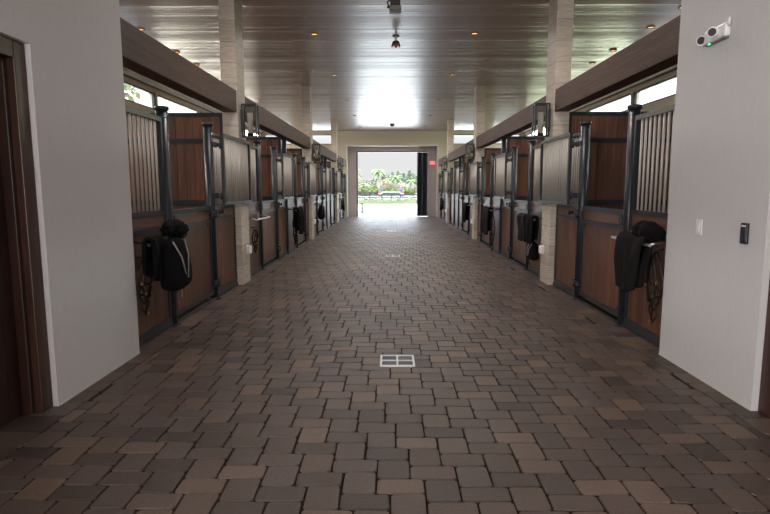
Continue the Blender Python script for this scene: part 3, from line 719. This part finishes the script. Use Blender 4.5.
# teal cord on the nearest left post
b = MB(); rr = .068
b.tube([(-SX+rr*math.cos(t), 5.88+rr*math.sin(t), 2.265-.003*t) for t in [k*.4 for k in range(17)]], .006, 6)
cx_, cy_ = -SX-.012, 5.88-.072
b.tube([(cx_, cy_, 2.25), (cx_-.004, cy_-.006, 2.12), (cx_+.004, cy_-.004, 2.04)], .008, 6)
b.tube([(cx_+.004, cy_-.004, 2.04), (cx_-.035, cy_-.006, 1.99), (cx_-.03, cy_-.006, 1.95), (cx_+.004, cy_-.008, 1.96), (cx_+.004, cy_-.004, 2.04)], .007, 6)
b.tube([(cx_+.002, cy_-.008, 1.96), (cx_+.012, cy_-.004, 1.90), (cx_+.02, cy_-.002, 1.84)], .006, 6)
tag(b.build('cord', MT['teal']), 'teal cord tied round the top of the nearest left stall post', 'cord')

# ------------------------------------------------------------ floor drains
def drain():
    root = thing('floor_drain', (0, 0, 0), '', 'drain', 'square floor drains along the aisle')
    f = MB(); h = .15; t = .018; z0, z1 = -.01, .006
    for a in (-h, h-t): f.box(a, -h, z0, a+t, h, z1); f.box(-h+t, a, z0, h-t, a+t, z1)
    f.box(-.008, -h+t, z0, .008, h-t, z1); f.box(-h+t, -.008, z0, -.008, .008, z1); f.box(.008, -.008, z0, h-t, .008, z1)
    f.build('drain_frame', MT['white_paint'], root)
    g = MB()
    for sx in (-1, 1):
        for sy in (-1, 1):
            for k in range(5):
                yy = sy*(.028+k*.022)
                g.box(sx*.012, yy-.006, z0, sx*(h-t-.004), yy+.006, .003)
    g.build('grate_bars', MT['dull_metal'], root)
    MB().box(-h, -h, -.0118, h, h, -.0095).build('sump', MT['black_plastic'], root)
    return root
d0 = drain(); d0.location = (-.01, 4.61, .006); d0['label'] = 'square white framed floor drain nearest the camera'
d1 = copy_tree(d0); d1.location = (-.02, 12.05, .006); d1['label'] = 'second floor drain in line along the aisle'
d2 = copy_tree(d0); d2.location = (-.03, 19.3, .006); d2['label'] = 'farthest floor drain near the open doorway'

# ------------------------------------------------------------ near right wall fittings
t = thing('light_switch', (W, 4.326, 1.195), 'white rocker light switch on the right white wall', 'switch')
MB().box(-.008, -.042, -.062, 0, .042, .062, .003).build('cover_plate', MT['white'], t)
MB().box(-.014, -.018, -.035, -.008, .018, .035, .003).build('rocker', MT['white'], t)
t = thing('keypad', (W, 3.76, 1.19), 'black access keypad on the right white wall near the door', 'keypad')
MB().box(-.018, -.036, -.072, 0, .036, .072, .004).build('housing', MT['black_plastic'], t)
MB().box(-.021, -.030, -.05, -.018, .030, .035, .001).build('key_panel', MT['key_blue'], t)
MB().box(-.021, -.022, .045, -.018, .022, .058, .001).build('indicator', MT['white'], t)
k = MB()
for a in range(4):
    for c in range(2): k.box(-.023, -.024+c*.026, -.044+a*.02, -.021, -.002+c*.026, -.030+a*.02, .001)
k.build('key', MT['black_plastic'], t)
t = thing('emergency_light', (W, 4.24, 2.635), 'white twin head emergency light with green led high on the right wall', 'emergency light')
MB().box(-.045, -.14, -.05, 0, .14, .05, .016).build('body', MT['white'], t)
MB().box(-.04, -.13, -.060, -.006, .14, -.049, .004).build('base_strip', MT['olive'], t)
for yy, zz, dx in ((.165, -.005, -.035), (-.03, .005, -.065)):
    h = MB(); h.tube([(dx+.028, yy+.015, zz), (dx, yy-.004, zz-.002), (dx-.02, yy-.02, zz-.006)], [.026, .034, .038], 18); o = h.build('lamp_head', MT['white'], t)
    MB().cyl((dx-.02, yy-.02, zz-.006), (dx-.025, yy-.024, zz-.007), .028, 18).build('lens', MT['lens'], o)
MB().tube([(-.02, -.14, .02), (-.035, -.165, .03), (-.035, -.17, .07)], .010, 8).build('lamp_arm', MT['white'], t)
MB().box(-.042, .05, -.064, -.034, .075, -.052, .001).build('status_led', MT['led'], t)

# ------------------------------------------------------------ ceiling fittings
t = thing('ceiling_sensor', (0, 8.75, CE), 'boxy brown and grey sensor unit hanging from the ceiling at top of frame', 'sensor')
MB().box(-.075, -.09, -.13, .075, .09, 0, .006).build('mount', MT['brown_plastic'], t)
MB().box(-.09, -.10, -.205, .09, .10, -.13, .012).build('housing', MT['olive'], t)
b = MB(); b.tube([(-.075, 0, -.03), (-.12, 0, -.06), (-.10, 0, -.12)], .012, 8); b.ico((-.105, -.02, -.14), .022, 2); b.build('side_eye', MT['black_plastic'], t)
t = thing('fire_alarm', (.03, 10.85, CE), 'dark and red fire alarm unit hanging mid ceiling below the sensor in frame', 'alarm')
MB().cyl((0, 0, -.012), (0, 0, 0), .07, 20).build('ceiling_plate', MT['brown_plastic'], t)
MB().cyl((0, 0, -.10), (0, 0, -.012), .02, 10).build('stem', MT['white'], t)
MB().tube([(0, 0, -.10), (0, 0, -.155)], [.06, .08], 20).build('sounder', MT['brown_plastic'], t)
b = MB(); b.cyl((0, 0, -.185), (0, 0, -.155), .086, 20); b.box(-.085, -.05, -.205, -.055, .05, -.185); b.box(.055, -.05, -.205, .085, .05, -.185); b.build('strobe_base', MT['red'], t)
MB().ico((0, 0, -.19), .03, 2).build('strobe_lens', MT['olive'], t)
t = thing('smoke_detector', (0, 25.2, CE), 'small dark detector on the ceiling near the far wall', 'detector')
MB().tube([(0, 0, 0), (0, 0, -.06), (0, 0, -.10)], [.11, .10, .06], 20).build('detector_body', MT['brown_plastic'], t)
MB().cyl((0, 0, -.10), (0, 0, -.12), .03, 12).build('detector_lens', MT['red'], t)

def can(label, loc, watts, group):
    root = thing('recessed_light', loc, label, 'ceiling light', group)
    MB().ringt((0, 0, -.004), .064, .012, (0, 0, 1), 24, 6).build('trim_ring', MT['brown_plastic'], root)
    MB().cyl((0, 0, -.006), (0, 0, .0), .055, 24).build('lamp_lens', MT['lamp'], root)
    ld = bpy.data.lights.new('can_beam', 'SPOT'); ld.energy = watts; ld.spot_size = R(168); ld.spot_blend = .6; ld.shadow_soft_size = .07; ld.color = (1, .92, .86)
    lo = bpy.data.objects.new('can_beam', ld); C.objects.link(lo); lo.parent = root; lo.location = (0, 0, -.03)
    return root
ordn = ['first', 'second', 'third', 'fourth', 'fifth', 'sixth']
for s in (-1, 1):
    ys = [6.9, 10.68, 14.4, 18.45, 22.2, 26.0]
    seen = 0
    for y in ys:
        vis = y > 8
        if vis: seen += 1
        if vis: lab = '%s recessed ceiling light from the camera in the %s row above the aisle' % (ordn[seen-1].capitalize(), words[s])
        else: lab = 'recessed ceiling light before the nearest pillar in the %s aisle row, above the frame' % words[s]
        can(lab, (s*1.505, y, CE), CAN_W, 'recessed lights above the aisle')
    for k, y in enumerate((9.24, 10.33, 12.0, 13.2)):
        can('%s recessed light above the %s stalls, seen over the nearest beam' % (ordn[k].capitalize(), words[s]), (s*4.63, y, CE), CAN_W*.5, 'recessed lights above the stalls')

# ------------------------------------------------------------ far doorway: folded door stack and exit sign
t = thing('folding_door', (1.62, NY+.1, 0), 'dark slate folding door stacked open at the right of the far doorway', 'door')
xs = [1.34, 1.47, 1.60, 1.73, 1.86]
for k in range(4):
    a = Vector((xs[k]-1.62, (.05 if k % 2 else -.30), 0)); c = Vector((xs[k+1]-1.62, (-.30 if k % 2 else .05), 0)); dv = c-a; L_ = dv.length; ang = math.atan2(dv.y, dv.x)
    b = MB(); rot = Matrix.Rotation(ang, 3, 'Z'); pv = (a.x, a.y, 0)
    def pb(b, *q): b.box(a.x+q[0], a.y+q[1], q[2], a.x+q[3], a.y+q[4], q[5], rot=rot, piv=pv)
    pb(b, .002, -.022, .03, .05, .022, 3.38); pb(b, L_-.05, -.022, .03, L_-.002, .022, 3.38)
    for z0, z1 in ((.03, .20), (1.0, 1.1), (2.72, 2.82), (3.26, 3.38)): pb(b, .05, -.022, z0, L_-.05, .022, z1)
    o = b.build('door_leaf', MT['fold'], t)
    g = MB()
    for z0, z1 in ((.20, 1.0), (1.1, 2.72), (2.82, 3.26)): pb(g, .05, -.008, z0, L_-.05, .008, z1)
    g.build('leaf_panel', MT['fold'], o)
    if k % 2 == 0:
        h = MB(); h.cyl((c.x, c.y, 3.38), (c.x, c.y, 3.43), .03, 10); h.cyl((c.x, c.y, .0), (c.x, c.y, .03), .03, 10); h.build('track_roller', MT['silver'], o)
t = thing('exit_sign', (2.13, NY, 2.84), 'lit red exit sign on the wall right of the far doorway', 'sign')
MB().box(-.125, -.045, -.085, .125, 0, .085, .01).build('sign_panel', MT['exit'], t)
cv = bpy.data.curves.new('exit_text', 'FONT'); cv.body = 'EXIT'; cv.size = .135; cv.align_x = 'CENTER'; cv.align_y = 'CENTER'; cv.extrude = .003
to = bpy.data.objects.new('exit_text', cv); C.objects.link(to)
bpy.context.view_layer.update()
me = bpy.data.meshes.new_from_object(to.evaluated_get(bpy.context.evaluated_depsgraph_get())); bpy.data.objects.remove(to)
me.materials.clear(); me.materials.append(MT['exit_letter'])
o = bpy.data.objects.new('letters', me); C.objects.link(o); o.parent = t; o.location = (0, -.048, 0); o.rotation_euler = (R(90), 0, 0)

# ------------------------------------------------------------ outside
struct(MB().box(-30, 29.4, -.25, 30, 52.8, -.02).build('apron', MT['concrete']))
struct(MB().box(-60, 52.8, -.25, 60, 260, -.02).build('arena', MT['sand']))
struct(MB().box(OUT+.3, -30, -.25, 60, 29.4, -.03).build('lawn', MT['lawn']))
struct(MB().box(-60, -30, -.25, -OUT-.3, 29.4, -.03).build('gravel_yard', MT['gravel']))
struct(MB().box(-OUT-.3, -30, -.25, OUT+.3, NEAR-.2, -.02).build('rear_apron', MT['concrete']))
def leaves(b, c, rad, n, size, shell=.5):
    for _ in range(n):
        d = Vector((random.gauss(0, 1), random.gauss(0, 1), random.gauss(0, 1))).normalized(); k = shell+(1-shell)*random.random()
        p = Vector(c)+Vector((d.x*rad[0]*k, d.y*rad[1]*k, d.z*rad[2]*k))
        u = Vector((random.gauss(0, 1), random.gauss(0, 1), random.gauss(0, 1))).normalized(); v = u.orthogonal().normalized(); sz = size*random.uniform(.6, 1.3)
        b.b.faces.new([b.b.verts.new(p+u*sz), b.b.verts.new(p+v*sz*.6), b.b.verts.new(p-u*sz), b.b.verts.new(p-v*sz*.6)])
def palm(x, y, h, cr, label):
    root = thing('palm_tree', (x, y, 0), label, 'palm tree', 'palms beyond the arena')
    MB().tube([(0, 0, 0), (.05, 0, h*.3), (0, 0, h*.7), (0, 0, h)], [.32, .27, .25, .17], 10).build('trunk', MT['trunk'], root)
    b = MB()
    for k in range(22):
        az = 2*math.pi*k/22+random.uniform(-.15, .15); el = random.uniform(-.25, 1.2); L_ = cr*random.uniform(.85, 1.1)
        dr_ = Vector((math.cos(az), math.sin(az), 0)); sd = Vector((-math.sin(az), math.cos(az), 0)); n = 9; pts = []
        for i in range(n+1):
            q = i/n; pts.append(Vector((0, 0, h))+dr_*(L_*q*math.cos(el*.6))+Vector((0, 0, L_*(math.sin(el)*q-.75*q*q))))
        for i in range(n):
            wd = cr*.16*math.sin(math.pi*(.12+.85*i/n)); p, q2 = pts[i], pts[i+1]
            for sg in (-1, 1):
                b.b.faces.new([b.b.verts.new(p), b.b.verts.new(q2), b.b.verts.new(q2+sd*sg*wd-Vector((0, 0, wd*.55))), b.b.verts.new(p+sd*sg*wd-Vector((0, 0, wd*.55)))])
    b.build('fronds', MT['palm'], root)
palm(-2.75, 120, 5.2, 1.9, 'tallest palm, left of centre in the far doorway')
palm(1.0, 122, 3.9, 1.9, 'palm right of centre in the far doorway')
palm(-5.6, 118, 2.2, 1.6, 'short palm near the left edge of the far doorway')
palm(-7.4, 112, 4.9, 1.7, 'palm with fronds cut by the left edge of the far doorway')
palm(4.5, 121, 3.1, 1.5, 'bright green palm beside the folding door in the far doorway')
def bush(x, y, rx, rz, zc, m_, label, n=700, size=.22):
    root = thing('shrub', (x, y, 0), label, 'shrub', 'shrubs beyond the arena')
    MB().tube([(0, 0, 0), (0, 0, zc)], [.12, .06], 8).build('stem', MT['dark_trunk'], root)
    b = MB(); b.ico((0, 0, zc), .78, 2, .12, (rx, rx*.8, rz)); leaves(b, (0, 0, zc), (rx, rx*.8, rz), n, size, .75)
    b.build('foliage', m_, root)
bush(-6.2, 124.5, 2.4, 1.7, 1.6, MT['bush_tan'], 'tan green shrub at the left edge of the far doorway')
bush(-3.9, 131, 2.0, 1.6, 1.6, MT['bush_green'], 'green shrub behind the tallest palm in the far doorway')
bush(-.9, 126, 2.6, 2.0, 1.9, MT['bush_tan'], 'large tan shrub between the two central palms')
bush(2.4, 131, 2.3, 1.4, 1.5, MT['bush_pink'], 'pinkish flowering shrub right of the central palms')
bush(4.6, 125.5, 1.8, 1.2, 1.3, MT['bush_pink'], 'pale pink shrub beside the folding door')
bush(-5.0, 108.5, 1.9, .9, .9, MT['bush_green'], 'low green shrub in front of the tan shrub at left')
bush(-2.2, 113, 1.6, .7, .8, MT['bush_green'], 'low green shrub at the foot of the tallest palm')
bush(.2, 110, 1.4, .8, .8, MT['bush_green'], 'low green shrub between the palms above the white jump pole')
bush(3.6, 115, 1.7, .8, .8, MT['bush_green'], 'low green shrub beside the right jump standard')
bush(1.6, 113, 1.0, .7, .8, MT['bush_tan'], 'low tan shrub just left of the right jump standard')
def pine(x, y, h, r_, label):
    root = thing('pine_tree', (x, y, 0), label, 'tree', 'pines behind the palms')
    MB().tube([(0, 0, 0), (0, 0, h)], [.16, .03], 8).build('trunk', MT['dark_trunk'], root)
    b = MB()
    for k in range(9):
        q = k/9; leaves(b, (0, 0, h*(.2+.78*q)), (r_*(1-q*.75), r_*(1-q*.75), h*.08), 90, .22, .2)
    b.build('foliage', MT['pine'], root)
for x, y, h, r_, lb in ((-2.0, 150, 6.0, 1.5, 'dark pine just right of the tallest palm'), (.4, 154, 6.3, 1.5, 'dark pine behind the gap between central palms'), (1.9, 150, 6.5, 1.3, 'slim dark pine left of the pine pair at right'),
                        (3.4, 146, 6.0, 1.2, 'left pine of the pair beside the folding door'), (5.0, 150.5, 6.8, 1.4, 'tallest dark pine, close to the folding door'), (-4.0, 155, 4.4, 1.5, 'low dark pine behind the left shrubs')):
    pine(x, y, h, r_, lb)
def broadleaf(x, y, h, r_, m_, label):
    root = thing('broadleaf_tree', (x, y, 0), label, 'tree', 'broad trees at the back')
    MB().tube([(0, 0, 0), (0, 0, h*.6)], [.2, .1], 8).build('trunk', MT['dark_trunk'], root)
    b = MB(); b.ico((0, 0, h*.6), .75, 2, .15, (r_, r_*.7, h*.38)); leaves(b, (0, 0, h*.6), (r_, r_*.7, h*.4), 700, .28, .7); b.build('foliage', MT[m_], root)
for x, y, h, r_, m_, lb in ((-8.6, 165, 3.9, 2.2, 'bush_tan', 'pale tan tree at the back behind the left edge palm'), (-4.9, 168, 4.6, 2.0, 'back_green', 'grey green tree at the back left of the tallest palm'),
                            (-.6, 166, 5.7, 2.3, 'back_green', 'grey green tree at the back between the central palms'), (2.9, 169, 5.9, 1.9, 'back_green', 'grey green tree at the back behind the pine pair'), (6.2, 166, 6.3, 2.0, 'back_green', 'grey green tree at the back beside the folding door')):
    broadleaf(x, y, h, r_, m_, lb)
# foliage by the left and right clerestory windows
def yard_tree(x, y, h, r_, label):
    root = thing('yard_tree', (x, y, 0), label, 'tree', 'trees beside the barn')
    MB().tube([(0, 0, 0), (0, 0, h)], [.2, .1], 8).build('trunk', MT['dark_trunk'], root)
    b = MB(); leaves(b, (0, 0, h), (r_, r_, r_*.8), 900, .2, .3); b.build('foliage', MT['bush_green'], root)
yard_tree(-14.5, 26.5, 6.1, 2.3, 'leafy green tree outside the left high window')
yard_tree(-17.5, 31.5, 6.4, 1.6, 'smaller leafy tree farther along outside the left windows')
# hedge, fence, jump, bollard
hd = MB()
for k in range(64): leaves(hd, (-8+k*.25, 53.6, .33), (.28, .5, .36), 40, .10, .3)
hd.box(-8, 53.3, -.02, 8, 53.9, .36)
tag(hd.build('hedge', MT['hedge']), 'low green hedge strip along the far edge of the concrete', 'hedge')
def fence(name, y, x0, x1, rails, ph, label, step):
    root = thing(name, (0, y, 0), label, 'fence')
    x = x0
    while x <= x1+.01:
        MB().box(x-.05, -.05, -.02, x+.05, .05, ph).build('post', MT['metal'], root); x += step
    for z, hh in rails: MB().box(x0, -.075, z-hh, x1, -.05, z+hh).build('rail', MT['metal'], root)
fence('rail_fence', 57, -9, 9, ((.82, .085), (.56, .06)), .93, 'black two rail fence running behind the hedge', 2.25)
fence('paddock_fence', 105, -7.2, -.4, ((.78, .09), (.3, .05)), .95, 'black fence far behind the jump, below the shrubs', 2.2)
js = []
for x, lb in ((-1.6, 'left orange, white and blue jump standard'), (1.6, 'right orange, white and blue jump standard')):
    root = thing('jump_standard', (x, 85, -.02), lb+' in the arena', 'jump standard', 'show jump standards'); sg = -1 if x < 0 else 1
    for k, (dx, hh, m_) in enumerate(((-.12, 1.30, 'blue'), (.22, 1.12, 'orange'))):
        for z0, z1, mm in ((0, .38, m_), (.38, .66, 'pole_white'), (.66, 1, m_)):
            MB().box(sg*dx-.16, -.06, hh*z0, sg*dx+.16, .06, hh*z1, .01).build('upright', MT[mm], root)
    MB().box(-.15+sg*.22, -.35, 0, .15+sg*.22, .35, .06).build('foot', MT['white_paint'], root)
for z, m_, lb in ((.92, 'pole_white', 'white top jump pole between the standards'), (.60, 'metal', 'dark lower jump pole between the standards')):
    tag(MB().cyl((-1.5, 84.9, z), (1.5, 84.9, z), .07, 12).build('jump_pole', MT[m_]), lb, 'jump pole')
t = thing('bollard_light', (-1.8, 33, -.02), 'dark bollard on the concrete outside the far doorway, left', 'bollard')
MB().cyl((0, 0, 0), (0, 0, .60), .07, 12).build('bollard_post', MT['metal'], t); MB().cyl((0, 0, .60), (0, 0, .66), .09, 12).build('bollard_cap', MT['metal'], t)
gp = MB(); gp.box(-2.3, 34.4, -.02, -.7, 35.4, -.012)
tag(gp.build('grass_patch', MT['lawn']), 'small grass patch beside the dark bollard', 'grass')
